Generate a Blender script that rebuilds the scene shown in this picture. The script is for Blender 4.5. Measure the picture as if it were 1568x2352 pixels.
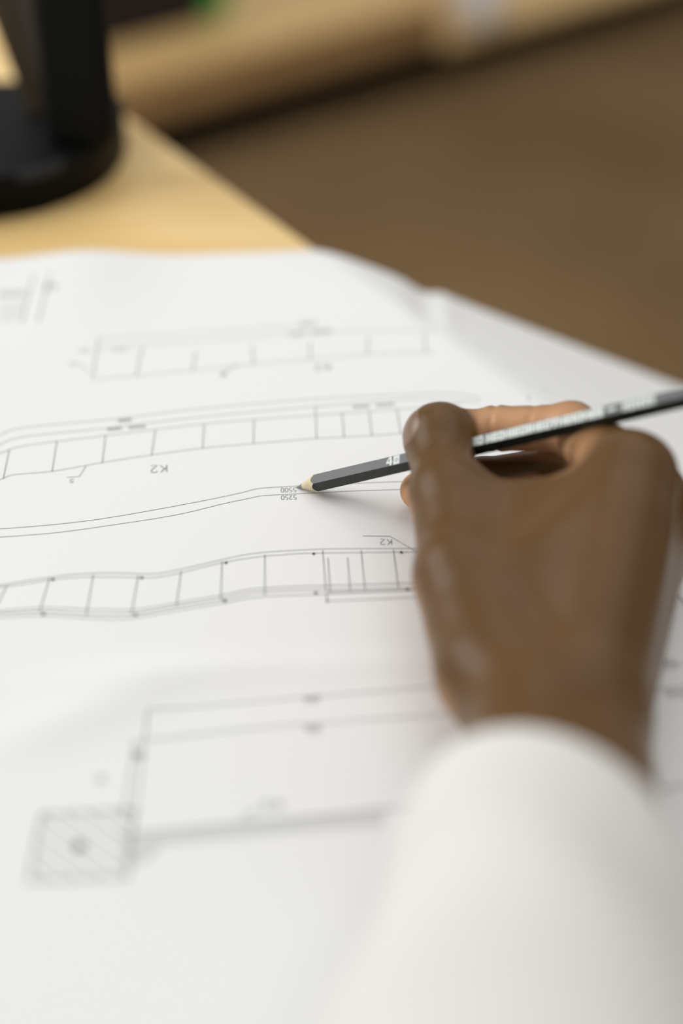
import bpy, bmesh, math, random
import numpy as np
from mathutils import Vector, Matrix
random.seed(4); rng = np.random.default_rng(7)
for o in list(bpy.data.objects): bpy.data.objects.remove(o)
S = bpy.context.scene
C = S.collection
Z0 = 0.74                                   # desk height above the floor

# ------------------------------------------------------------------ camera
FPX, CH = 3267.0, 0.341                     # 50 mm on a 36 mm tall frame; camera height above the desk
PITCH = math.atan(2376 / FPX); cp, sp = math.cos(PITCH), math.sin(PITCH)
cd = bpy.data.cameras.new('camera'); cam = bpy.data.objects.new('camera', cd); C.objects.link(cam)
cam.location = (0, 0, Z0 + CH); cam.rotation_euler = (math.pi / 2 - PITCH, 0, 0)
cd.sensor_fit = 'VERTICAL'; cd.sensor_height = 36.0; cd.sensor_width = 24.0; cd.lens = 36.0 * FPX / 2352.0
cd.clip_start = 0.02; cd.clip_end = 60
cd.dof.use_dof = True; cd.dof.focus_distance = 0.579; cd.dof.aperture_fstop = 1.95
S.camera = cam

# ------------------------------------------------------------------ world, lights, exposure
w = bpy.data.worlds.new('room_light'); S.world = w; w.use_nodes = True
bg = w.node_tree.nodes['Background']; bg.inputs[0].default_value = (1.0, 0.99, 0.975, 1); bg.inputs[1].default_value = 0.56
def area(name, loc, tgt, sx, sy, power, col):
    l = bpy.data.lights.new(name, 'AREA'); l.shape = 'RECTANGLE'; l.size = sx; l.size_y = sy; l.energy = power; l.color = col
    o = bpy.data.objects.new(name, l); C.objects.link(o); o.location = loc
    o.rotation_euler = (Vector(tgt) - Vector(loc)).to_track_quat('-Z', 'Y').to_euler(); return o
area('window_daylight', (-1.5, .95, Z0 + 1.0), (0, .6, Z0), 1.4, 1.3, 30, (0.985, 0.995, 1.0))
area('ceiling_lamp', (.40, 1.2, Z0 + 1.8), (0.1, .7, Z0), 2.2, 1.8, 21, (1.0, 0.98, 0.955))
vs = S.view_settings; vs.view_transform = 'Standard'; vs.look = 'None'; vs.exposure = -0.30; vs.gamma = 1.0; vs.use_curve_mapping = False

# ------------------------------------------------------------------ geometry helpers
def P(px, py, d):
    """point at depth d along the sight line, relative to desk level"""
    r = (px - 784) / FPX * d; u = (1176 - py) / FPX * d
    return np.array([r, u * sp + d * cp, u * cp - d * sp + CH])
def bp(px, py, z=0.0):
    k = (1176 - py) / FPX * cp - sp
    return P(px, py, (z - CH) / k)
def proj(q):
    x, y, z = q[0], q[1], q[2] - CH
    d = y * cp - z * sp; u = y * sp + z * cp
    return 784 + FPX * x / d, 1176 - FPX * u / d
def s2l(*c):
    c = [v / 255.0 for v in c]
    return tuple((v / 12.92 if v <= .04045 else ((v + .055) / 1.055) ** 2.4) for v in c) + (1.0,)
def mesh_obj(name, verts, faces, mat, parent=None, smooth=False):
    me = bpy.data.meshes.new(name); me.from_pydata([tuple(map(float, v)) for v in verts], [], [tuple(map(int, f)) for f in faces]); me.update()
    o = bpy.data.objects.new(name, me); C.objects.link(o); me.materials.append(mat)
    if smooth: me.shade_smooth()
    if parent: o.parent = parent
    return o
def bm_obj(name, bm, mat, parent=None, smooth=False):
    bmesh.ops.recalc_face_normals(bm, faces=bm.faces)
    me = bpy.data.meshes.new(name); bm.to_mesh(me); bm.free()
    o = bpy.data.objects.new(name, me); C.objects.link(o); me.materials.append(mat)
    if smooth: me.shade_smooth()
    if parent: o.parent = parent
    return o
def empty(name, loc):
    o = bpy.data.objects.new(name, None); C.objects.link(o); o.location = loc; o.empty_display_size = .02; return o
def keep(o, parent):
    """parent a mesh built in world coordinates under an Empty"""
    o.parent = parent; o.matrix_parent_inverse = Matrix.Translation(parent.location).inverted(); return o
def tag(o, label=None, cat=None, group=None, kind=None):
    for k, v in (('label', label), ('category', cat), ('group', group), ('kind', kind)):
        if v: o[k] = v
    return o
def prism(poly, z0, z1, bevel=0.0, seg=3):
    bm = bmesh.new()
    b = [bm.verts.new((x, y, z0)) for x, y in poly]; t = [bm.verts.new((x, y, z1)) for x, y in poly]
    bm.faces.new(b[::-1]); bm.faces.new(t); n = len(poly)
    for i in range(n): bm.faces.new((b[i], b[(i + 1) % n], t[(i + 1) % n], t[i]))
    if bevel: bmesh.ops.bevel(bm, geom=[e for e in bm.edges], offset=bevel, segments=seg, profile=.5, affect='EDGES', clamp_overlap=True)
    return bm
def lathe(prof, n=40, loc=(0, 0, 0)):
    bm = bmesh.new(); rings = []
    for r, z in prof:
        rings.append([bm.verts.new((loc[0] + r * math.cos(2 * math.pi * i / n), loc[1] + r * math.sin(2 * math.pi * i / n), loc[2] + z)) for i in range(n)])
    for a, b in zip(rings, rings[1:]):
        for i in range(n): bm.faces.new((a[i], a[(i + 1) % n], b[(i + 1) % n], b[i]))
    bm.faces.new(rings[0][::-1]); bm.faces.new(rings[-1]); return bm
def smooth_curve(pts, step):
    """Catmull-Rom through the points, sampled about every `step`"""
    pts = [np.array(p, float) for p in pts]
    if len(pts) < 3:
        n = max(1, int(np.linalg.norm(pts[1] - pts[0]) / step)); return [pts[0] + (pts[1] - pts[0]) * i / n for i in range(n + 1)]
    out = []
    for i in range(len(pts) - 1):
        p0 = pts[max(i - 1, 0)]; p1 = pts[i]; p2 = pts[i + 1]; p3 = pts[min(i + 2, len(pts) - 1)]
        n = max(1, int(np.linalg.norm(p2 - p1) / step))
        for j in range(n):
            t = j / n
            out.append(.5 * (2 * p1 + (p2 - p0) * t + (2 * p0 - 5 * p1 + 4 * p2 - p3) * t * t + (3 * p1 - p0 - 3 * p2 + p3) * t ** 3))
    out.append(pts[-1]); return out

# ------------------------------------------------------------------ materials
def mat(name, col, rough=.5, spec=.5, metal=0.0, noise=None, bump=None, coat=0.0):
    m = bpy.data.materials.new(name); m.use_nodes = True; nt = m.node_tree; b = nt.nodes['Principled BSDF']
    b.inputs['Base Color'].default_value = col; b.inputs['Roughness'].default_value = rough
    b.inputs['Metallic'].default_value = metal; b.inputs['Specular IOR Level'].default_value = spec; b.inputs['Coat Weight'].default_value = coat
    tc = nt.nodes.new('ShaderNodeTexCoord')
    if noise:                                   # (scale, second colour, stretch)
        mp = nt.nodes.new('ShaderNodeMapping'); nt.links.new(tc.outputs['Object'], mp.inputs[0]); mp.inputs['Scale'].default_value = noise[2]
        if len(noise) > 3: mp.inputs['Rotation'].default_value = (0, 0, noise[3])
        n = nt.nodes.new('ShaderNodeTexNoise'); n.inputs['Scale'].default_value = noise[0]; n.inputs['Detail'].default_value = 6
        nt.links.new(mp.outputs[0], n.inputs['Vector'])
        r = nt.nodes.new('ShaderNodeValToRGB'); r.color_ramp.elements[0].color = col; r.color_ramp.elements[1].color = noise[1]
        r.color_ramp.elements[0].position = .35; r.color_ramp.elements[1].position = .68
        nt.links.new(n.outputs[0], r.inputs[0]); nt.links.new(r.outputs[0], b.inputs['Base Color'])
    if bump:                                    # (scale, strength, distance)
        n2 = nt.nodes.new('ShaderNodeTexNoise'); n2.inputs['Scale'].default_value = bump[0]; n2.inputs['Detail'].default_value = 5
        nt.links.new(tc.outputs['Object'], n2.inputs['Vector'])
        bn = nt.nodes.new('ShaderNodeBump'); bn.inputs['Strength'].default_value = bump[1]; bn.inputs['Distance'].default_value = bump[2]
        nt.links.new(n2.outputs[0], bn.inputs['Height']); nt.links.new(bn.outputs[0], b.inputs['Normal'])
    return m
M = {}
M['paper'] = mat('white_drawing_paper', (.80, .80, .79, 1), .75, .25, bump=(260, .08, .0004))
M['ink'] = mat('grey_plotter_ink', (.10, .102, .108, 1), .7, .2)
M['ink_dot'] = mat('dark_plotter_ink', (.03, .022, .026, 1), .7, .2)
M['ink_pale'] = mat('pale_grey_plotter_fill', (.62, .62, .61, 1), .7, .2)
M['desk'] = mat('pale_oak_desk', (.74, .50, .20, 1), .42, .35, noise=(5, (.84, .61, .28, 1), (1.0, 14, 1.0), math.radians(57)))
M['floor'] = mat('brown_carpet', (.17, .103, .044, 1), .9, .15, noise=(1.4, (.245, .158, .076, 1), (1, 1, 1)), bump=(900, .35, .003))
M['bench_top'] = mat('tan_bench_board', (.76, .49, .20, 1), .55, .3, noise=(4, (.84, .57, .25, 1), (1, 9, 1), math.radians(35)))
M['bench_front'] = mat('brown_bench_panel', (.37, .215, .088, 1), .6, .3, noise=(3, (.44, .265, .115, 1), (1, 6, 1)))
M['shadow_plinth'] = mat('plinth_shade_black', (.006, .006, .005, 1), .8, .1)  # near-black colour paints in the shade of the gap under the bench
M['black'] = mat('glossy_black_plastic', (.0035, .004, .004, 1), .16, .5)
M['matte_black'] = mat('matte_black_plastic', (.0028, .0032, .003, 1), .55, .12)
M['bronze'] = mat('dark_bronze_metal', (.050, .034, .016, 1), .45, .4)
M['lacquer'] = mat('black_pencil_lacquer', (.009, .0115, .010, 1), .20, .5, noise=(500, (.022, .027, .022, 1), (1, 1, 1)))
M['wood'] = mat('sharpened_cedar', (.66, .55, .36, 1), .65, .25, noise=(300, (.74, .63, .43, 1), (1, 1, 1)))
M['lead'] = mat('graphite', (.20, .21, .21, 1), .38, .6)
M['print'] = mat('white_pencil_print', (.72, .77, .74, 1), .5, .4)
M['knit'] = mat('cream_sweatshirt', (.70, .69, .66, 1), .9, .15, bump=(700, .12, .0008))
M['plum'] = mat('dark_plum_box', (.016, .009, .010, 1), .6, .3)
M['green'] = mat('bright_green_plastic', (.06, .36, .07, 1), .45, .4)
M['white_pot'] = mat('white_ceramic', (.90, .89, .87, 1), .4, .4)
M['nail'] = mat('thumb_nail', (.20, .12, .075, 1), .32, .5)
# skin: brown on the back of the hand, lighter on the palmar side (stored per vertex)
m = bpy.data.materials.new('brown_skin'); m.use_nodes = True; nt = m.node_tree; b = nt.nodes['Principled BSDF']
at = nt.nodes.new('ShaderNodeAttribute'); at.attribute_name = 'palmar'
n1 = nt.nodes.new('ShaderNodeTexNoise'); n1.inputs['Scale'].default_value = 34; n1.inputs['Detail'].default_value = 5
tc = nt.nodes.new('ShaderNodeTexCoord'); nt.links.new(tc.outputs['Object'], n1.inputs['Vector'])
mxa = nt.nodes.new('ShaderNodeMix'); mxa.data_type = 'RGBA'
mxa.inputs[6].default_value = (.095, .047, .0125, 1); mxa.inputs[7].default_value = (.136, .067, .020, 1)
mxb = nt.nodes.new('ShaderNodeMix'); mxb.data_type = 'RGBA'; mxb.inputs[7].default_value = (.66, .36, .19, 1)
nt.links.new(n1.outputs[0], mxa.inputs[0]); nt.links.new(mxa.outputs[2], mxb.inputs[6]); nt.links.new(at.outputs['Fac'], mxb.inputs[0])
nt.links.new(mxb.outputs[2], b.inputs['Base Color'])
b.inputs['Roughness'].default_value = .34; b.inputs['Specular IOR Level'].default_value = .21
b.inputs['Subsurface Weight'].default_value = .10; b.inputs['Subsurface Radius'].default_value = (.006, .0025, .0012); b.inputs['Subsurface Scale'].default_value = .5
vn = nt.nodes.new('ShaderNodeTexVoronoi'); vn.inputs['Scale'].default_value = 620; nt.links.new(tc.outputs['Object'], vn.inputs['Vector'])
bu = nt.nodes.new('ShaderNodeBump'); bu.inputs['Strength'].default_value = .16; bu.inputs['Distance'].default_value = .0006
nt.links.new(vn.outputs[0], bu.inputs['Height']); nt.links.new(bu.outputs[0], b.inputs['Normal'])
M['skin'] = m

# ------------------------------------------------------------------ the setting: floor
fl = mesh_obj('floor', [(-6, -3, 0), (6, -3, 0), (6, 9, 0), (-6, 9, 0)], [(0, 1, 2, 3)], M['floor']); tag(fl, kind='structure')

# ------------------------------------------------------------------ desk
E0 = bp(300, 270)[:2]; E1 = bp(735, 577)[:2]
ET = (E1 - E0) / np.linalg.norm(E1 - E0); EN = np.array([-ET[1], ET[0]])     # along the right edge, outward from the desk
if EN[0] < 0: EN = -EN
corner = E0 - ET * .42; near = E1 + ET * 1.15
desk = empty('desk', (0, .3, 0)); tag(desk, 'pale oak desk under the white drawing', 'desk')
poly = [tuple(corner), tuple(corner - EN * 1.15), tuple(near - EN * 1.15), tuple(near)]
keep(bm_obj('desk_top', prism(poly, Z0 - .028, Z0 - .0006, .0015, 2), M['desk']), desk)
for a in (corner + ET * .09 - EN * .08, corner + ET * .09 - EN * 1.07, near - ET * .09 - EN * .08, near - ET * .09 - EN * 1.07):
    q = [tuple(a + ET * x + EN * y) for x, y in ((-.025, -.025), (.025, -.025), (.025, .025), (-.025, .025))]
    keep(bm_obj('leg', prism(q, 0, Z0 - .028, .003, 2), M['desk']), desk)

# ------------------------------------------------------------------ drawing sheet
FAR_A, FAR_B = bp(180, 595)[:2], bp(735, 577)[:2]
FD = (FAR_B - FAR_A) / np.linalg.norm(FAR_B - FAR_A); FN = np.array([FD[1], -FD[0]])   # along the far edge, towards the viewer
FOLD = .066                                   # distance of the fold past the desk edge, along the far edge
SAG = math.radians(27)
def gauss(x, s): return math.exp(-x * x / (2 * s * s))
def relief(x, y):
    """gentle lift of the sheet off the desk (metres)"""
    z = .0004 + .00022 * (math.sin(x * 31 + 1.3) * math.sin(y * 27 + .4) + 1)
    a = (np.array([x, y]) - FAR_A); al = a @ FD; de = a @ FN
    z += .0042 * gauss(al - .004, .022) * gauss(de, .05)                          # lifted ripple at the far edge
    z += .0012 * gauss(al + .10, .05) * gauss(de, .09)
    # soft creases left of the hand and a long fold mark
    for (ax, ay), (bx, by), h, s in CREASES:
        v = np.array([bx - ax, by - ay]); L = np.linalg.norm(v); v /= L; r = np.array([x - ax, y - ay]); t = r @ v; n = r @ np.array([-v[1], v[0]])
        end = 1 / (1 + math.exp(-(t + .004) / .008)) / (1 + math.exp((t - L - .004) / .008))
        z += h * end * gauss(n, s)
    return z
CREASES = [(bp(40, 1695)[:2], bp(330, 1590)[:2], .0022, .008), (bp(150, 1570)[:2], bp(520, 1540)[:2], .0016, .006), (bp(500, 1543)[:2], bp(1060, 1518)[:2], .0011, .005)]
def sheet(x, y, lift=0.0):
    """flat sheet coordinates -> point in the room: lies on the desk, droops past its edge"""
    p = np.array([x, y]); d = (p - E1) @ EN; t = (p - E1) @ ET
    z = relief(x, y); s = max(d + .004, 0.0)
    r = .010; f = math.sqrt(s * s + r * r) - r
    h = f * math.sin(SAG); g = s - f * (1 - math.cos(SAG))
    fade = math.exp(-max(d, 0) / .05) if d > 0 else 1
    fo = (p - FAR_B) @ FD - FOLD + .17 * ((p - FAR_B) @ FN)                # fold line, square to the far edge
    fade2 = 1 / (1 + math.exp(-(d - .012) / .006))
    z = z * fade + fade2 * (-.0035 * gauss(fo + .004, .007) + .0016 * gauss(fo - .006, .0045))
    q = E1 + ET * t + EN * (d if d < -.004 else g - .004)
    return (q[0], q[1], Z0 + z - h + lift)
us = np.arange(-.30, .44, .0035); vs_ = np.concatenate([np.arange(0, .60, .0035)])
verts = []; faces = []
for v in vs_:
    for u in us:
        p = FAR_A + FD * u + FN * v; verts.append(sheet(p[0], p[1]))
nu = len(us)
for j in range(len(vs_) - 1):
    for i in range(nu - 1): faces.append((j * nu + i, (j + 1) * nu + i, (j + 1) * nu + i + 1, j * nu + i + 1))
paper = mesh_obj('drawing_sheet', verts, faces, M['paper'], smooth=True)
sd = paper.modifiers.new('thickness', 'SOLIDIFY'); sd.thickness = .00018; sd.offset = -1
tag(paper, 'large white construction drawing spread over the desk and drooping past its edge', 'drawing')

LV, LF = {}, {}
def strip(key, pts, wd, closed=False):
    """one printed stroke of width wd following the sheet; pts in sheet coordinates"""
    V = LV.setdefault(key, []); Fc = LF.setdefault(key, [])
    pts = [np.array(p, float) for p in pts]; base = len(V); n = len(pts)
    for i, p in enumerate(pts):
        a = pts[max(i - 1, 0)]; b_ = pts[min(i + 1, n - 1)]; t = b_ - a; L = np.linalg.norm(t); t = t / L if L > 0 else np.array([1., 0])
        nn = np.array([-t[1], t[0]]) * wd / 2
        V.append(sheet(*(p + nn), .00012)); V.append(sheet(*(p - nn), .00012))
    for i in range(n - 1): Fc.append((base + 2 * i, base + 2 * i + 1, base + 2 * i + 3, base + 2 * i + 2))
def quad(key, cs, n=14):
    cs = [np.array(c) for c in cs]; V = LV.setdefault(key, []); Fc = LF.setdefault(key, []); base = len(V)
    for i in range(n + 1):
        t = i / n; a = cs[0] + (cs[1] - cs[0]) * t; b_ = cs[3] + (cs[2] - cs[3]) * t
        V.append(sheet(*a, .00009)); V.append(sheet(*b_, .00009))
    for i in range(n): Fc.append((base + 2 * i, base + 2 * i + 1, base + 2 * i + 3, base + 2 * i + 2))
def px(*pts): return [bp(a, b_)[:2] for a, b_ in pts]
def line(key, pts, wd=.00026, step=.003): strip(key, smooth_curve(px(*([(pts[0][0] - 260, pts[0][1] + (pts[0][1] - pts[1][1]) * 260 / (pts[1][0] - pts[0][0]) * .6)] if pts[0][0] < -30 else []), *pts), step), wd * .8)
# a stroke font (unit height 1, width about .62), only the characters the drawing carries
GL = {'0': [[(.31, 0), (.12, .08), (.05, .3), (.05, .7), (.12, .92), (.31, 1), (.50, .92), (.57, .7), (.57, .3), (.50, .08), (.31, 0)]],
      '2': [[(.05, .80), (.12, .94), (.30, 1), (.48, .94), (.56, .78), (.50, .58), (.05, 0), (.58, 0)]],
      '5': [[(.54, 1), (.10, 1), (.07, .55), (.28, .62), (.48, .55), (.57, .34), (.50, .1), (.28, 0), (.05, .06)]],
      'K': [[(.06, 0), (.06, 1)], [(.55, 1), (.07, .38)], [(.24, .58), (.58, 0)]],
      '#': [[(.08, 0), (.08, 1), (.5, 1)], [(.08, .5), (.5, .5), (.5, 0)]], '=': [[(.05, .35), (.5, .35)], [(.05, .65), (.5, .65)]], ' ': []}
def text(key, s, c, wpx, hmm=None, wd=.00022, slope=0.0, ang=None):
    """upside-down lettering centred at pixel c and wpx wide in the photograph"""
    a = bp(c[0] - wpx / 2, c[1] - slope * -wpx / 2)[:2]; b_ = bp(c[0] + wpx / 2, c[1] + slope * -wpx / 2)[:2]
    ctr = (a + b_) / 2; W = np.linalg.norm(b_ - a); ux = -(b_ - a) / W; uy = np.array([-ux[1], ux[0]])
    pitch = .78; tot = pitch * len(s) - .16
    h = hmm or W / tot; sx = W / (tot * h)
    for i, ch in enumerate(s):
        for st in GL[ch]:
            pts = [ctr + ux * ((x + i * pitch - tot / 2) * h * sx) + uy * ((y - .5) * h) for x, y in st]
            strip(key, pts, wd)
def dot(c, rx=.00062, ry=.00075, key='dots'):
    V = LV.setdefault(key, []); Fc = LF.setdefault(key, []); q = bp(*c)[:2]; base = len(V); n = 12
    for i in range(n): V.append(sheet(q[0] + rx * math.cos(2 * math.pi * i / n), q[1] + ry * math.sin(2 * math.pi * i / n), .0002))
    Fc.append(tuple(range(base, base + n)))
# far dimension drawing
k = 'far'
line(k, [(228, 780), (212, 876)], .0004)
line(k, [(230, 784), (450, 768), (704, 748)]); line(k, [(224, 806), (327, 796), (500, 784), (663, 769), (845, 762), (1000, 760)])
line(k, [(219, 875), (444, 854), (582, 839), (712, 828), (860, 816), (1000, 810)])
for a in (((327, 800), (314, 866)), ((449, 810), (444, 853)), ((579, 795), (582, 838)), ((711, 787), (712, 828)), ((845, 775), (843, 815)), ((974, 768), (978, 812))): line(k, a, .0004)
text(k, '##', (194, 810), 24, .0035, slope=.05); text(k, '##', (275, 808), 30, .0035); text(k, '#', (166, 840), 14, .0035); line(k, [(175, 838), (205, 858)])
text(k, '#', (512, 862), 12, .0035, wd=.0006); line(k, [(518, 857), (545, 840)])
text(k, '###', (706, 746), 36, .0035, slope=.08, wd=.0004); text(k, '#### ###', (712, 766), 94, .0035, slope=.1, wd=.0004); text(k, 'K2', (740, 846), 36, .005, slope=.06, wd=.0004)
text(k, '####', (28, 682), 58, .0045, wd=.0006); text(k, '##', (116, 672), 32, .0045, wd=.0006)
for x in (62, 100): line(k, [(x + 18, 640), (x + 4, 690), (x - 12, 748)], .0006)
for i in range(5): line(k, [(0, 706 + i * 9), (56 - i * 3, 702 + i * 9)], .0003)
for a, b_ in (((1100, 752), (1135, 770)), ((1170, 800), (1195, 812)), ((1255, 852), (1275, 862)), ((1215, 925), (1212, 905)), ((1320, 905), (1360, 925))): line(k, [a, b_], .0003)
# middle ladder drawing
k = 'ladder'
line(k, [(-40, 1013), (0, 1003), (50, 986), (250, 966), (446, 943), (700, 921), (883, 911), (997, 906), (1066, 909), (1105, 919)])
line(k, [(-40, 1038), (0, 1025), (50, 1007), (250, 985), (446, 962), (700, 939), (883, 924), (997, 919), (1100, 926)])
line(k, [(-40, 1060), (0, 1045), (22, 1036), (67, 1025), (241, 1003), (357, 989), (469, 976), (583, 967), (722, 957), (844, 949), (921, 943), (1000, 938)])
line(k, [(-40, 1124), (0, 1105), (27, 1094), (120, 1085), (232, 1065), (348, 1047), (464, 1032), (580, 1022), (727, 1011), (852, 1004), (917, 1000), (1000, 996)])
for a in (((22, 1036), (8, 1103)), ((131, 1015), (120, 1086)), ((243, 1000), (235, 1066)), ((357, 988), (348, 1048)), ((469, 977), (465, 1033)), ((583, 966), (582, 1022)), ((724, 938), (727, 1012)), ((785, 950), (790, 1009)), ((847, 947), (854, 1005)), ((911, 942), (920, 1000)), ((973, 936), (985, 996))): line(k, a, .00034)
line(k, [(972, 938), (1060, 930)], .0004)
line(k, [(198, 1072), (190, 1085), (182, 1097)]); line(k, [(182, 1097), (154, 1099)]); text(k, '5', (165, 1107), 10, .0026)
text(k, 'K2', (365, 1079), 39, .0054, slope=.06, wd=.00034)
text(k, '####', (286, 968), 30, .0026, slope=.1, wd=.00034); text(k, '####', (262, 987), 32, .0026, slope=.1, wd=.00034); text(k, '####', (314, 983), 38, .0026, slope=.1, wd=.00034)
text(k, '####', (828, 937), 37, .0026, slope=.06, wd=.00034); text(k, '####', (883, 933), 40, .0026, slope=.08, wd=.00034)
# the two dimension lines at the pencil tip
k = 'dimension'
line(k, [(-60, 1222), (0, 1218), (112, 1209), (223, 1196), (348, 1175), (482, 1150), (558, 1134), (589, 1126), (625, 1123), (680, 1120), (790, 1115), (920, 1110), (1010, 1107)])
line(k, [(-60, 1241), (0, 1237), (125, 1227), (250, 1210), (402, 1186), (513, 1160), (571, 1148), (594, 1143), (634, 1140), (700, 1137), (800, 1132), (920, 1128), (1010, 1125)])
text(k, '5500', (662.5, 1129), 35, .0031, slope=.03, wd=.00024); text(k, '5250', (663, 1146), 35, .0031, slope=.03, wd=.00024)
# lower ladder drawing
k = 'lower'
line(k, [(-50, 1357), (0, 1348), (51, 1339), (112, 1330), (158, 1324), (204, 1321), (255, 1320), (344, 1322), (365, 1321), (415, 1311), (513, 1288), (558, 1278), (594, 1273), (640, 1269), (700, 1266), (740, 1264), (830, 1263), (964, 1263), (1060, 1263)])
line(k, [(-50, 1362), (0, 1353), (51, 1346), (112, 1336), (163, 1331), (217, 1329), (319, 1330), (357, 1330), (415, 1319), (513, 1295), (594, 1282), (640, 1278), (700, 1274), (832, 1272), (956, 1271), (1060, 1270)])
line(k, [(-50, 1412), (0, 1407), (64, 1402), (102, 1400), (179, 1403), (255, 1405), (319, 1404), (400, 1390), (513, 1370), (567, 1358), (620, 1353), (700, 1349), (803, 1346), (953, 1342), (1060, 1340)], .00032)
line(k, [(-50, 1417), (0, 1413), (102, 1409), (204, 1415), (255, 1416), (319, 1413), (400, 1398), (513, 1379), (567, 1367), (620, 1361), (700, 1358), (800, 1356), (940, 1352), (1060, 1349)], .00032)
line(k, [(-50, 1426), (0, 1422), (102, 1418), (204, 1424), (255, 1426), (306, 1423), (400, 1407), (513, 1388), (567, 1377), (620, 1372), (700, 1369), (760, 1366), (945, 1359), (1060, 1356)], .00032)
for a in (((17, 1348), (-5, 1392)), ((114, 1332), (91, 1411)), ((215, 1324), (198, 1418)), ((318, 1325), (302, 1415)), ((416, 1315), (405, 1397)), ((510, 1293), (507, 1382)), ((608, 1277), (608, 1370)), ((741, 1267), (748, 1360)), ((753, 1284), (758, 1362)), ((798, 1283), (804, 1361)), ((829, 1267), (838, 1358)), ((903, 1266), (915, 1355))): line(k, a, .00034)
line(k, [(750, 1366), (751, 1383)], .0004); line(k, [(751, 1383), (945, 1375), (1060, 1371)], .00032)
line(k, [(833, 1234), (895, 1235)], .00028); line(k, [(895, 1235), (957, 1271)], .00028); text(k, 'K2', (886, 1248), 28, .0037, wd=.00026)
for c in ((122, 1335), (326, 1331), (519, 1296), (720, 1275), (921, 1272), (100, 1415), (312, 1416), (516, 1383), (725, 1365), (935, 1357)): dot(c)
dot((751, 1383), .0005, .0007)
quad('fill', px((750, 1357), (960, 1352), (960, 1359), (750, 1366)))
# nearest detail drawing
k = 'near'
line(k, [(340, 1637), (640, 1610), (1030, 1577), (1080, 1573)], .00034); line(k, [(340, 1637), (325, 1760), (310, 1890)], .00042)
line(k, [(305, 1708), (640, 1671), (1075, 1641)], .00034); line(k, [(308, 1705), (298, 1790), (284, 1885)], .00042); line(k, [(1073, 1622), (1078, 1672)], .0006)
text(k, '###', (715, 1608), 34, .0031, slope=.06, wd=.00035); text(k, '###', (718, 1677), 36, .0031, slope=.06, wd=.00035)
text(k, '##', (318, 1738), 24, .0033, wd=.0005); text(k, '#', (231, 1791), 18, .003, wd=.0004)
hb = px((95, 1873), (308, 1862), (294, 2017), (67, 2027))
for i in range(4): strip(k, smooth_curve([hb[i], hb[(i + 1) % 4]], .003), .0005)
for i in range(1, 8):                          # diagonal hatching
    t = i / 4.0; a = hb[0] + (hb[1] - hb[0]) * min(max(t - 1, 0) , 1); a = hb[0] + (hb[3] - hb[0]) * (1 - t) if t < 1 else a
    e = hb[3] + (hb[2] - hb[3]) * min(t, 1); e = e if t < 1 else hb[2] + (hb[1] - hb[2]) * (t - 1)
    strip(k, smooth_curve([a, e], .003), .0005)
dot((183, 1945), .0017, .0018)
strip(k, smooth_curve(px((267, 1922), (500, 1900), (700, 1882), (880, 1862), (940, 1857)), .003), .0005)
quad('fill', px((290, 1925), (880, 1868), (880, 1900), (320, 1948))); quad('fill', px((290, 1925), (390, 1930), (330, 1985), (280, 1990)))
line(k, [(555, 1886), (592, 1860)], .0005); text(k, 'K2', (624, 1853), 46, .0034, slope=.06, wd=.0004)
text(k, '##', (1534, 1530), 34, .005, wd=.0004); text(k, '####', (1575, 1597), 96, .003, wd=.0005); line(k, [(1490, 1592), (1600, 1578)], .0005); line(k, [(1556, 1372), (1576, 1398)], .0006); line(k, [(1500, 1532), (1600, 1527)], .0003)
line(k, [(1520, 1815), (1600, 1805)], .0006)
NM = {'far': ('printed_dimension_drawing', 'ink'), 'ladder': ('printed_ladder_drawing', 'ink'), 'dimension': ('printed_dimension_lines', 'ink'), 'lower': ('printed_girder_drawing', 'ink'), 'dots': ('printed_dots', 'ink_dot'), 'near': ('printed_detail_drawing', 'ink'), 'fill': ('printed_grey_fill', 'ink_pale')}
for key in LV:
    nm, mt = NM.get(key, ('printed_number' if key.strip()[0].isdigit() else 'printed_mark', 'ink'))
    tag(mesh_obj(nm, LV[key], LF[key], M[mt], paper), kind='stuff')

# ------------------------------------------------------------------ pencil
TIP = bp(680, 1120, .0008)
END_ = P(1455, 940, .512)
PD = (END_ - TIP) / np.linalg.norm(END_ - TIP); PLEN = .176
view = np.array([0, 0, CH]) - (TIP + PD * .08); e1 = view - (view @ PD) * PD; e1 /= np.linalg.norm(e1); e2 = np.cross(PD, e1)  # e1: a ridge faces the viewer
if e2[2] < 0: e2 = -e2
AF = .00355; TA = AF / .0098
def hexr(ph): q = (ph) % (math.pi / 3) - math.pi / 6; return AF / math.cos(q)      # ridge at ph = 0
def pp(s, r, ph): return TIP + PD * s + e1 * r * math.cos(ph) + e2 * r * math.sin(ph)
pen = empty('pencil', tuple(TIP + np.array([0, 0, Z0]))); tag(pen, 'black hexagonal pencil with white lettering held in the hand', 'pencil')
def ring_mesh(name, rows, m, caps=(False, False), smooth=False):
    n = len(rows[0]); V = [tuple(p + np.array([0, 0, Z0])) for r in rows for p in r]; Fc = []
    for j in range(len(rows) - 1):
        for i in range(n): Fc.append((j * n + i, j * n + (i + 1) % n, (j + 1) * n + (i + 1) % n, (j + 1) * n + i))
    if caps[0]: Fc.append(tuple(range(n))[::-1])
    if caps[1]: Fc.append(tuple(range((len(rows) - 1) * n, len(rows) * n)))
    o = mesh_obj(name, V, Fc, m); bm = bmesh.new(); bm.from_mesh(o.data); bmesh.ops.recalc_face_normals(bm, faces=bm.faces); bm.to_mesh(o.data); bm.free()
    if smooth: o.data.shade_smooth()
    return keep(o, pen)
NP = 60; PH = [2 * math.pi * i / NP for i in range(NP)]
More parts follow.
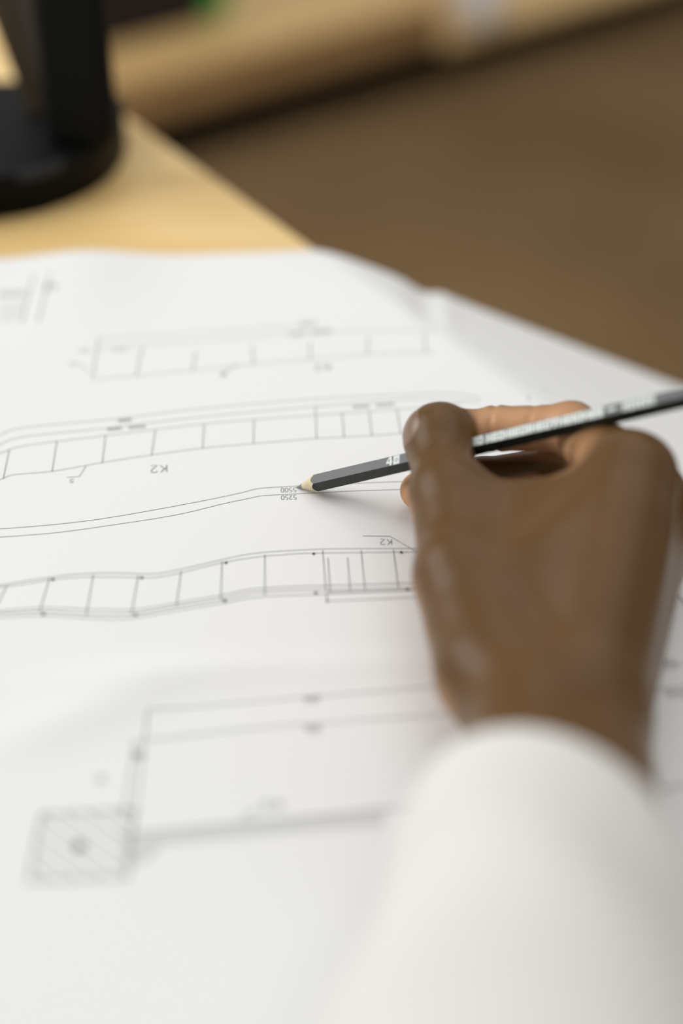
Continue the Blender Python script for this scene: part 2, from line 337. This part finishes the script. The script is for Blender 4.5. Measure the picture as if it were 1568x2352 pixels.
ring_mesh('shaft', [[pp(hexr(a) / TA + .0001, hexr(a), a) for a in PH], [pp(PLEN - .0006, hexr(a), a) for a in PH], [pp(PLEN, hexr(a) * .9, a) for a in PH]], M['lacquer'], (False, True))
ring_mesh('sharpened_wood', [[pp(.0036, .0036 * TA, a) for a in PH], [pp(hexr(a) / TA, hexr(a) - .00003, a) for a in PH]], M['wood'], smooth=True)
ring_mesh('lead_point', [[pp(.0, .00012, a) for a in PH], [pp(.0038, .0038 * TA - .00001, a) for a in PH]], M['lead'], (True, False), True)
# white lettering on the upper facet
def s_at(x):
    lo, hi = 0.0, .2
    for _ in range(40):
        mid = (lo + hi) / 2
        if proj(TIP + PD * mid)[0] < x: lo = mid
        else: hi = mid
    return lo
fa = math.pi / 6; FW = AF / math.cos(fa)          # facet centre angle and facet width
fn = e1 * math.cos(fa) + e2 * math.sin(fa); fu = -e1 * math.sin(fa) + e2 * math.cos(fa)
V, Fc = [], []
def fq(cs):
    b0 = len(V); 
    for s, u in cs: V.append(tuple(TIP + PD * s + fn * (AF + .00003) + fu * u * FW + np.array([0, 0, Z0])))
    Fc.append(tuple(range(b0, b0 + len(cs))))
def bar(x0, x1, u0, u1, sh=0.0):
    a, b_ = s_at(x0), s_at(x1); fq([(a, u0), (b_, u0), (b_ + sh, u1), (a + sh, u1)])
def glyph(x0, x1, kind):
    wd = x1 - x0
    if kind == 'E': bar(x0, x0 + wd * .42, -.46, .46); [bar(x0 + wd * .42, x1, u, u + .26) for u in (-.46, -.13, .20)]
    elif kind == 'O': bar(x0, x0 + wd * .36, -.46, .46); bar(x1 - wd * .36, x1, -.46, .46); bar(x0 + wd * .36, x1 - wd * .36, .18, .46); bar(x0 + wd * .36, x1 - wd * .36, -.46, -.18)
    elif kind == 'H': bar(x0, x0 + wd * .38, -.46, .46); bar(x1 - wd * .38, x1, -.46, .46); bar(x0 + wd * .38, x1 - wd * .38, -.1, .1)
    elif kind == 'T': bar(x0, x1, .10, .46); bar(x0 + wd * .22, x1 - wd * .22, -.46, .10)
    elif kind == 'I': bar(x0, x1, -.46, .46)
    elif kind == '-': bar(x0, x1, -.12, .14)
# "4B" close to the fingers
a0, a1, a2, a3 = 898, 911, 914, 928
bar(a0 + 7.6, a1 - .8, -.46, .46); bar(a0, a0 + 7.6, -.22, -.02); bar(a1 - .8, a1 + .8, -.22, -.02); fq([(s_at(a0), -.02), (s_at(a0 + 3), -.02), (s_at(a0 + 7.6), .30), (s_at(a0 + 7.6), .46), (s_at(a0 + 6.4), .46)])
glyph(a2, a3, 'O'); bar(a2 + 2, a3 - 2, -.09, .09)
x = 1088
for kd, wd in (('E', 10), ('I', 6), ('O', 13), (' ', 4), ('H', 14), ('E', 11), ('O', 12), ('H', 13), ('I', 7), ('E', 13), ('O', 15), ('I', 7), ('H', 15), ('E', 13), ('O', 15), ('T', 14), ('H', 15), ('E', 14), ('I', 8), ('O', 15), ('H', 15), ('E', 16), ('I', 12)):
    if kd != ' ': glyph(x, x + wd, kd)
    x += wd + 1.3
x = 1404
for kd, wd in (('-', 18), (' ', 12), ('H', 12), ('O', 11), ('I', 5), ('E', 10), ('O', 11), ('H', 11)):
    if kd != ' ': glyph(x, x + wd, kd)
    x += wd + 2.5
tag(keep(mesh_obj('lettering', V, Fc, M['print']), pen), 'white print on the upper facet', kind='stuff')

# ------------------------------------------------------------------ person: hand and forearm as one surface
def smin(a, b_, k): h = np.clip(.5 + .5 * (b_ - a) / k, 0, 1); return b_ * (1 - h) + a * h - k * h * (1 - h)
def cone(X, a, b_, ra, rb):
    ab = b_ - a; t = np.clip(((X - a) @ ab) / (ab @ ab), 0, 1)
    return np.linalg.norm(X - a - t[..., None] * ab, axis=-1) - (ra + (rb - ra) * t)
def ball(X, c, r): return np.linalg.norm(X - c, axis=-1) - r
def tri(X, a, b_, c, r):
    """rounded triangle plate"""
    ba, cb, ac = b_ - a, c - b_, a - c; n = np.cross(ba, ac); pa, pb, pc = X - a, X - b_, X - c
    d2 = lambda v: (v * v).sum(-1)
    def e(p, q): t = np.clip((p @ q) / (q @ q), 0, 1); return d2(p - t[..., None] * q)
    ins = (np.sign(pa @ np.cross(ba, n)) + np.sign(pb @ np.cross(cb, n)) + np.sign(pc @ np.cross(ac, n))) < 2
    ed = np.minimum(np.minimum(e(pa, ba), e(pb, cb)), e(pc, ac)); pl = (pa @ n) ** 2 / (n @ n)
    return np.sqrt(np.where(ins, ed, pl)) - r
W_ = P(1290, 1690, .445); CMC = P(1130, 1545, .468); TM = P(1062, 1330, .503); TI = P(1030, 1130, .533); TT = P(1006, 1012, .5535)
I0 = P(1450, 1090, .506); I1 = P(1312, 984, .546); I2 = P(1140, 984, .558); I3 = P(1000, 992, .568)
M0 = I0 + np.array([.009, .010, -.017]); M1 = P(1278, 1082, .563); M2 = P(1108, 1103, .570); M3 = P(962, 1127, .575)
R0 = I0 + np.array([.014, .010, -.031]); R1 = P(1300, 1110, .565); R2 = P(1150, 1150, .56); R3 = P(1040, 1160, .56)
R1[2] = max(R1[2], .0135); R2[2] = .0095; R3[2] = .0085
K0 = I0 + np.array([.011, .002, -.041]); K1 = np.array([.098, .446, .0115]); K2 = np.array([.076, .446, .0085]); K3 = np.array([.062, .440, .008])
FA1 = P(1225, 2400, .330); FA2 = FA1 + (FA1 - W_) / np.linalg.norm(FA1 - W_) * .19
CI = P(1355, 1560, .458); CM = CI + np.array([.006, .004, -.014]); CR = CI + np.array([.008, .006, -.020]); CK = CI + np.array([.002, .006, -.026])
def hand_sdf(X):
    wr = smin(cone(X, W_ + np.array([-.008, 0, .002]), FA1 + np.array([-.006, 0, 0]), .0195, .026), cone(X, W_ + np.array([.009, 0, -.001]), FA1 + np.array([.010, 0, 0]), .0185, .026), .012)
    wr = smin(wr, cone(X, FA1, FA2, .030, .038), .02)
    meta = smin(cone(X, CI, I0, .0145, .0150), cone(X, CM, M0, .014, .0135), .010)
    meta = smin(meta, cone(X, CR, R0, .0135, .0125), .010); meta = smin(meta, cone(X, CK, K0, .0135, .012), .010)
    meta = smin(meta, tri(X, CI, TM * .5 + CMC * .5, I0 * .72 + CI * .28, .0145), .014)
    palm = smin(meta, wr, .016)
    th = smin(cone(X, CMC, TM, .0165, .0145), ball(X, TM + np.array([-.0015, -.002, .0035]), .0158), .006)
    th = smin(th, cone(X, W_ + np.array([-.009, .004, .002]), CMC, .018, .0165), .012)
    dig = smin(cone(X, TM, TI, .0140, .0126), ball(X, TI, .0130), .006)
    dig = smin(dig, cone(X, TI, TT, .0126, .0128), .005); dig = smin(dig, ball(X, TT + np.array([.001, .001, .001]), .0134), .005)
    th = smin(th, dig, .006)
    d = smin(palm, th, .012)
    web = tri(X, CMC * .2 + TM * .8, TM * .2 + TI * .8, I0 * .93 + CI * .07, .0075)
    d = smin(d, web, .016)
    def finger(j, r, k):
        f = cone(X, j[0], j[1], r[0], r[1]); f = smin(f, ball(X, j[1], r[1] * 1.01), .003)
        f = smin(f, cone(X, j[1], j[2], r[1] * .97, r[2]), .0025); f = smin(f, ball(X, j[2], r[2] * 1.04), .002)
        return smin(f, cone(X, j[2], j[3], r[2] * .98, r[3]), .0018)
    fi = finger((I0, I1, I2, I3), (.0135, .0098, .0086, .0074), 0)
    for c0, dr, dp in ((I2, I3 - I1, .0010), (I1 * .52 + I2 * .48, I2 - I1, .0005)):      # flexion creases of the index finger
        t = (X - c0) @ (dr / np.linalg.norm(dr)); fi = fi + dp * np.exp(-(t / .0011) ** 2) * (np.linalg.norm(X - c0, axis=-1) < .016)
    d = smin(d, fi, .007)
    for j, r in (((M0, M1, M2, M3), (.013, .0102, .0090, .0078)), ((R0, R1, R2, R3), (.0125, .0098, .0085, .0074)), ((K0, K1, K2, K3), (.0115, .0088, .0075, .0066))):
        f = finger(j, r, 0)
        near_ = np.clip((np.linalg.norm(X - j[0], axis=-1) - .016) / .012, 0, 1)       # blend only at the root
        d = smin(d, f, .0002 + .008 * (1 - near_))
    return d
def surface_nets(fn, lo, hi, h):
    n = [int(round((b_ - a) / h)) for a, b_ in zip(lo, hi)]
    g = np.stack(np.meshgrid(*[lo[i] + h * np.arange(n[i]) for i in range(3)], indexing='ij'), -1).astype(np.float32)
    D = np.empty(n)
    for i in range(0, n[0], 16): D[i:i + 16] = fn(g[i:i + 16])
    I = D < 0; off = [(a, b_, c) for a in (0, 1) for b_ in (0, 1) for c in (0, 1)]
    sl = lambda A, o: A[o[0]:n[0] - 1 + o[0], o[1]:n[1] - 1 + o[1], o[2]:n[2] - 1 + o[2]]
    cnt = sum(sl(I, o).astype(int) for o in off); act = (cnt > 0) & (cnt < 8)
    acc = np.zeros(act.shape + (3,)); num = np.zeros(act.shape)
    for a in range(8):
        for b_ in range(a + 1, 8):
            oa, ob = np.array(off[a]), np.array(off[b_])
            if np.abs(oa - ob).sum() != 1: continue
            da, db = sl(D, oa), sl(D, ob); cr = (da < 0) != (db < 0); t = np.where(cr, da / np.where(cr, da - db, 1), 0)
            acc += np.where(cr[..., None], oa + t[..., None] * (ob - oa), 0); num += cr
    idx = -np.ones(act.shape, int); idx[act] = np.arange(act.sum()); ci = np.argwhere(act)
    V = np.array(lo) + h * (ci + acc[act] / num[act][:, None]); Fq = []
    for ax in range(3):
        o = [0, 0, 0]; o[ax] = 1; b1, b2 = [(1, 2), (2, 0), (0, 1)][ax]
        A = I[:n[0] - o[0], :n[1] - o[1], :n[2] - o[2]]; B = I[o[0]:, o[1]:, o[2]:]
        q = np.argwhere(A != B); q = q[(q[:, b1] > 0) & (q[:, b2] > 0) & (q[:, b1] < n[b1] - 1) & (q[:, b2] < n[b2] - 1)]
        flip = A[tuple(q.T)]; u = np.zeros(3, int); u[b1] = 1; v = np.zeros(3, int); v[b2] = 1
        f = np.stack([idx[tuple((q - u - v).T)], idx[tuple((q - v).T)], idx[tuple(q.T)], idx[tuple((q - u).T)]], 1)
        f[~flip] = f[~flip][:, ::-1]; Fq.append(f)
    return V, np.concatenate(Fq)
HV, HF = surface_nets(hand_sdf, (-.0, .17, -.004), (.155, .500, .085), .0012)
# palmar side (lighter skin): facing the hollow of the hand / pads of the curled fingers
eps = .0006
grad = np.stack([hand_sdf(HV + eps * np.eye(3)[i]) - hand_sdf(HV - eps * np.eye(3)[i]) for i in range(3)], -1); grad /= np.linalg.norm(grad, axis=1)[:, None] + 1e-9
def segd(X, a, b_): ab = b_ - a; t = np.clip(((X - a) @ ab) / (ab @ ab), 0, 1); return np.linalg.norm(X - a - t[:, None] * ab, axis=1)
pal = np.zeros(len(HV))
segs = [((I0 * .35 + I1 * .65), I1, .0115), (I1, I2, .0115), (I2, I3, .0105), (M2 * .4 + M3 * .6, M3, .011), (R1, R2, .011), (R2, R3, .010), (K1, K2, .010), (K2, K3, .009)]  # middle finger kept dark behind its tip, the hollow's shade put into its colour
pv = np.array([-.35, -.80, -.10]); pv /= np.linalg.norm(pv)       # the curled fingers turn their inner side to the viewer
for a, b_, r in segs:
    near_ = np.clip((r + .0025 - segd(HV, a, b_)) / .003, 0, 1)
    pal = np.maximum(pal, near_ * np.clip(.62 + .55 * (grad @ pv), 0, 1))
side = grad @ (np.array([-.62, -.35, -.70]) / 1.0)               # inner side of the thumb and of the index base
pal = np.maximum(pal, np.clip((side - .45) / .45, 0, 1) * np.clip((.024 - segd(HV, CMC, TI)) / .006, 0, 1) * .75)
q = I0 * .62 + I1 * .38 + np.array([-.011, -.006, .002])
pal = np.maximum(pal, np.clip((.015 - np.linalg.norm(HV - q, axis=1)) / .011, 0, 1) * .6)
pal = np.maximum(pal, np.clip((.012 - np.linalg.norm(HV - M3, axis=1)) / .002, 0, 1) * .95)
person = empty('person', tuple(W_ + np.array([0, 0, Z0]))); tag(person, 'person in a cream long-sleeved top, hand holding a black pencil to the drawing', 'person')
hand = mesh_obj('hand', HV + np.array([0, 0, Z0]), HF, M['skin'], smooth=True); keep(hand, person)
ca = hand.data.attributes.new('palmar', 'FLOAT', 'POINT'); ca.data.foreach_set('value', pal.astype(np.float32))

def nail(c, axis, n, L, wd):
    axis = axis / np.linalg.norm(axis); n = n - (n @ axis) * axis; n /= np.linalg.norm(n); sd_ = np.cross(axis, n); A, B = 12, 12; V, Fc = [], []
    Q, Ed = [], []
    for i in range(A + 1):
        for j in range(B + 1):
            u = (i / A - .5) * L; v = (j / B * 2 - 1) * wd / 2 * math.sqrt(max(.05, 1 - (abs(i / A - .5) * 2) ** 3.5))
            Q.append(c + axis * u + sd_ * v + n * .03); Ed.append(.0003 if 0 < i < A and 0 < j < B else -.0001)
    Q = np.array(Q)
    for _ in range(30): Q = Q - n * hand_sdf(Q)[:, None] * .9
    V = Q + n * np.array(Ed)[:, None]
    for i in range(A):
        for j in range(B): Fc.append((i * (B + 1) + j, (i + 1) * (B + 1) + j, (i + 1) * (B + 1) + j + 1, i * (B + 1) + j + 1))
    return mesh_obj('fingernail', np.array(V) + np.array([0, 0, Z0]), Fc, M['nail'], hand, smooth=True)
nail(TT + (TT - TI) * .05, TT - TI, np.array([-.62, .66, .42]), .015, .013)
nail(I3 + (I3 - I2) * .0, I3 - I2, np.array([.1, .75, .65]), .011, .010)
nail(M3 + (M3 - M2) * .0, M3 - M2, np.array([-.1, .95, -.1]), .011, .010)

# sleeve: a loose tube round the forearm with a soft hem at the wrist
CU = P(1248, 1975, .382); ax = FA2 - CU; AL = np.linalg.norm(ax); ax /= AL
sx_ = np.cross(ax, np.array([0, 0, 1.])); sx_ /= np.linalg.norm(sx_); sz_ = np.cross(sx_, ax)
if sz_[2] < 0: sz_ = -sz_
if sx_[0] < 0: sx_ = -sx_
V, Fc = [], []; NS, NA = 70, 96
rows = []
def sl_pt(s, a, off):
    """outer surface of the sleeve; s from the cuff backwards"""
    rw = .0400 + .012 * min(s / .18, 1.3) + off; rh = .0365 + .008 * min(s / .2, 1.3) + off
    fold = .0016 * math.sin(3 * a + s * 60) * min(1, s / .03) + .0018 * math.sin(s * 95 + 2 * math.sin(a)) * min(1, s / .04) * (.4 + .6 * max(0, math.sin(a)))
    hem = -.0022 * gauss(s - .004, .004)
    x = (rw + fold + hem) * math.cos(a); z = (rh + fold + hem) * math.sin(a)
    p = CU + ax * s + sx_ * x + sz_ * z + ax * (-.010 * math.sin(a) * math.exp(-s / .05) + .010 * math.cos(a) * math.exp(-s / .05))
    p = p.copy(); lim = .0012
    if p[2] < lim + .004: p[2] = lim + .004 * math.exp((p[2] - lim - .004) / .012)
    return p
outer = [0.0012 + AL * 1.0 * (i / NS) ** 1.15 for i in range(NS + 1)]
prof = [(s, 0.0) for s in outer[::-1]] + [(0.0, -.0007), (-.0006, -.0018), (0.0, -.0030), (.002, -.0036), (.012, -.0038), (.03, -.0040)]
for s, off in prof: rows.append([sl_pt(s, 2 * math.pi * i / NA, off) for i in range(NA)])
for r in rows: V += [tuple(p + np.array([0, 0, Z0])) for p in r]
for j in range(len(rows) - 1):
    for i in range(NA): Fc.append((j * NA + i, j * NA + (i + 1) % NA, (j + 1) * NA + (i + 1) % NA, (j + 1) * NA + i))
Fc.append(tuple(range(NA)))
sl = mesh_obj('sleeve', V, Fc, M['knit'], smooth=True); keep(sl, person); tag(sl, 'loose cream sweatshirt sleeve')
bm = bmesh.new(); bm.from_mesh(sl.data); bmesh.ops.recalc_face_normals(bm, faces=bm.faces); bm.to_mesh(sl.data); bm.free()

# ------------------------------------------------------------------ black lamp at the back of the desk
lamp = empty('desk_lamp', (-.24, .86, Z0)); tag(lamp, 'black desk lamp stand with thick rounded base at the back of the desk', 'lamp')
TH = .025
front = [(-420, 545), (-250, 537), (-120, 522), (0, 503), (102, 484), (204, 443), (262, 400), (290, 350), (288, 312)]
back = [(262, 283), (200, 272), (100, 270), (0, 272), (-150, 280), (-330, 300), (-440, 350)]
ol = smooth_curve([bp(*q)[:2] for q in front + back + front[:1]], .012)[:-1]
bm = prism([tuple(q) for q in ol], Z0 + .0002, Z0 + TH)
es = [e for e in bm.edges if all(abs(v.co.z - Z0 - TH) < 1e-6 for v in e.verts)]
bmesh.ops.bevel(bm, geom=es, offset=.005, segments=4, profile=.5, affect='EDGES')
ob = bm_obj('base', bm, M['black'], smooth=False); keep(ob, lamp)
ob.data.materials.clear(); ob.data.materials.append(M['matte_black']); ob.data.materials.append(M['black'])
for p in ob.data.polygons: p.use_smooth = len(p.vertices) == 4; p.material_index = 1 if len(p.vertices) == 4 and p.normal.z > .05 else 0      # glossy rounded rim
def bar3(a, b_, sx, sy, bev, rot=0.0):
    """square bar from a to b_"""
    bm = bmesh.new(); bmesh.ops.create_cube(bm, size=1); d = Vector(b_) - Vector(a)
    for v in bm.verts: v.co = Vector((v.co.x * sx, v.co.y * sy, v.co.z * d.length))
    bmesh.ops.bevel(bm, geom=list(bm.edges), offset=bev, segments=3, profile=.5, affect='EDGES')
    q = d.to_track_quat('Z', 'Y').to_matrix().to_4x4()
    bmesh.ops.transform(bm, matrix=Matrix.Translation((Vector(a) + Vector(b_)) / 2) @ q @ Matrix.Rotation(rot, 4, 'Z'), verts=bm.verts); return bm
pc = bp(192, 318, TH) + np.array([0, 0, Z0])
tcol = pc + np.array([.003, .0, .42])
keep(bm_obj('column', bar3(pc - np.array([0, 0, .003]), tcol, .030, .040, .008), M['matte_black']), lamp)
aa = bp(118, 245, TH) + np.array([0, 0, Z0 - .002]); ab = aa + np.array([-.032, .012, .115])
keep(bm_obj('brace_arm', bar3(aa, ab, .032, .016, .004), M['bronze']), lamp)
keep(bm_obj('brace_arm', bar3(ab, tcol - np.array([0, 0, .16]), .016, .016, .004), M['bronze']), lamp)
keep(bm_obj('lamp_head', lathe([(.02, .05), (.03, .045), (.065, 0), (.063, 0), (.028, .042)], 40, tuple(tcol + np.array([-.05, .03, -.012]))), M['black'], smooth=True), lamp)

# ------------------------------------------------------------------ low bench in the background
B0 = bp(280, 185, -.54)[:2]; B1 = bp(980, 0, -.54)[:2]; BT = (B1 - B0) / np.linalg.norm(B1 - B0); BN = np.array([-BT[1], BT[0]])   # along its front, and to the back
bench = empty('low_bench', (B0[0], B0[1], 0)); tag(bench, 'low wooden bench with tan top and brown front beyond the desk', 'bench')
def brect(t0, t1, n0, n1): return [tuple(B0 + BT * t0 + BN * n0), tuple(B0 + BT * t1 + BN * n0), tuple(B0 + BT * t1 + BN * n1), tuple(B0 + BT * t0 + BN * n1)]
TE = float((bp(1035, 60, -.60)[:2] - B0) @ BT)
keep(bm_obj('bench_top', prism(brect(-.75, TE, 0, .6), .180, .200, .003, 2), M['bench_top']), bench)
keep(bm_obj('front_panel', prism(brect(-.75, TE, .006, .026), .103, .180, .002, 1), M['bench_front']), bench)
keep(bm_obj('lower_board', prism(brect(TE, TE + 1.6, .0, .6), .085, .105, .003, 2), M['bench_top']), bench)
keep(bm_obj('plinth', prism(brect(-.70, TE + 1.55, .075, .58), 0, .085, .002, 1), M['shadow_plinth']), bench)  # black face stands in for the shade below the front panel
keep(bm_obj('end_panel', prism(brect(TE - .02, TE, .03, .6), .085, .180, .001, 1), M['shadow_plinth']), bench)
# things standing on it
q = bp(262, 108, -.54)[:2]; t0 = float((q - B0) @ BT); n0 = float((q - B0) @ BN); t1 = float((bp(462, 52, -.54)[:2] - B0) @ BT)
ob = bm_obj('storage_box', prism(brect(t0 - .12, t1, n0, n0 + .22), .2, .42, .006, 2), M['plum']); tag(ob, 'dark plum box on the left of the low bench', 'box')
g = bp(495, 52, -.54); ob = bm_obj('container', lathe([(.018, 0), (.022, .004), (.027, .06), (.030, .13), (.026, .15), (.016, .165), (.016, .18), (.018, .18), (.018, .19)], 32, (g[0], g[1] + .02, .2)), M['green'], smooth=True)
tag(ob, 'bright green container beside the dark box on the bench', 'container')
g = bp(1098, 62, -.635); ob = bm_obj('vase', lathe([(.040, 0), (.046, .006), (.053, .03), (.053, .12), (.030, .17), (.026, .20), (.030, .21)], 32, (g[0], g[1] + .025, .1052)), M['white_pot'], smooth=True)
tag(ob, 'white vase on the lower board of the bench', 'vase')
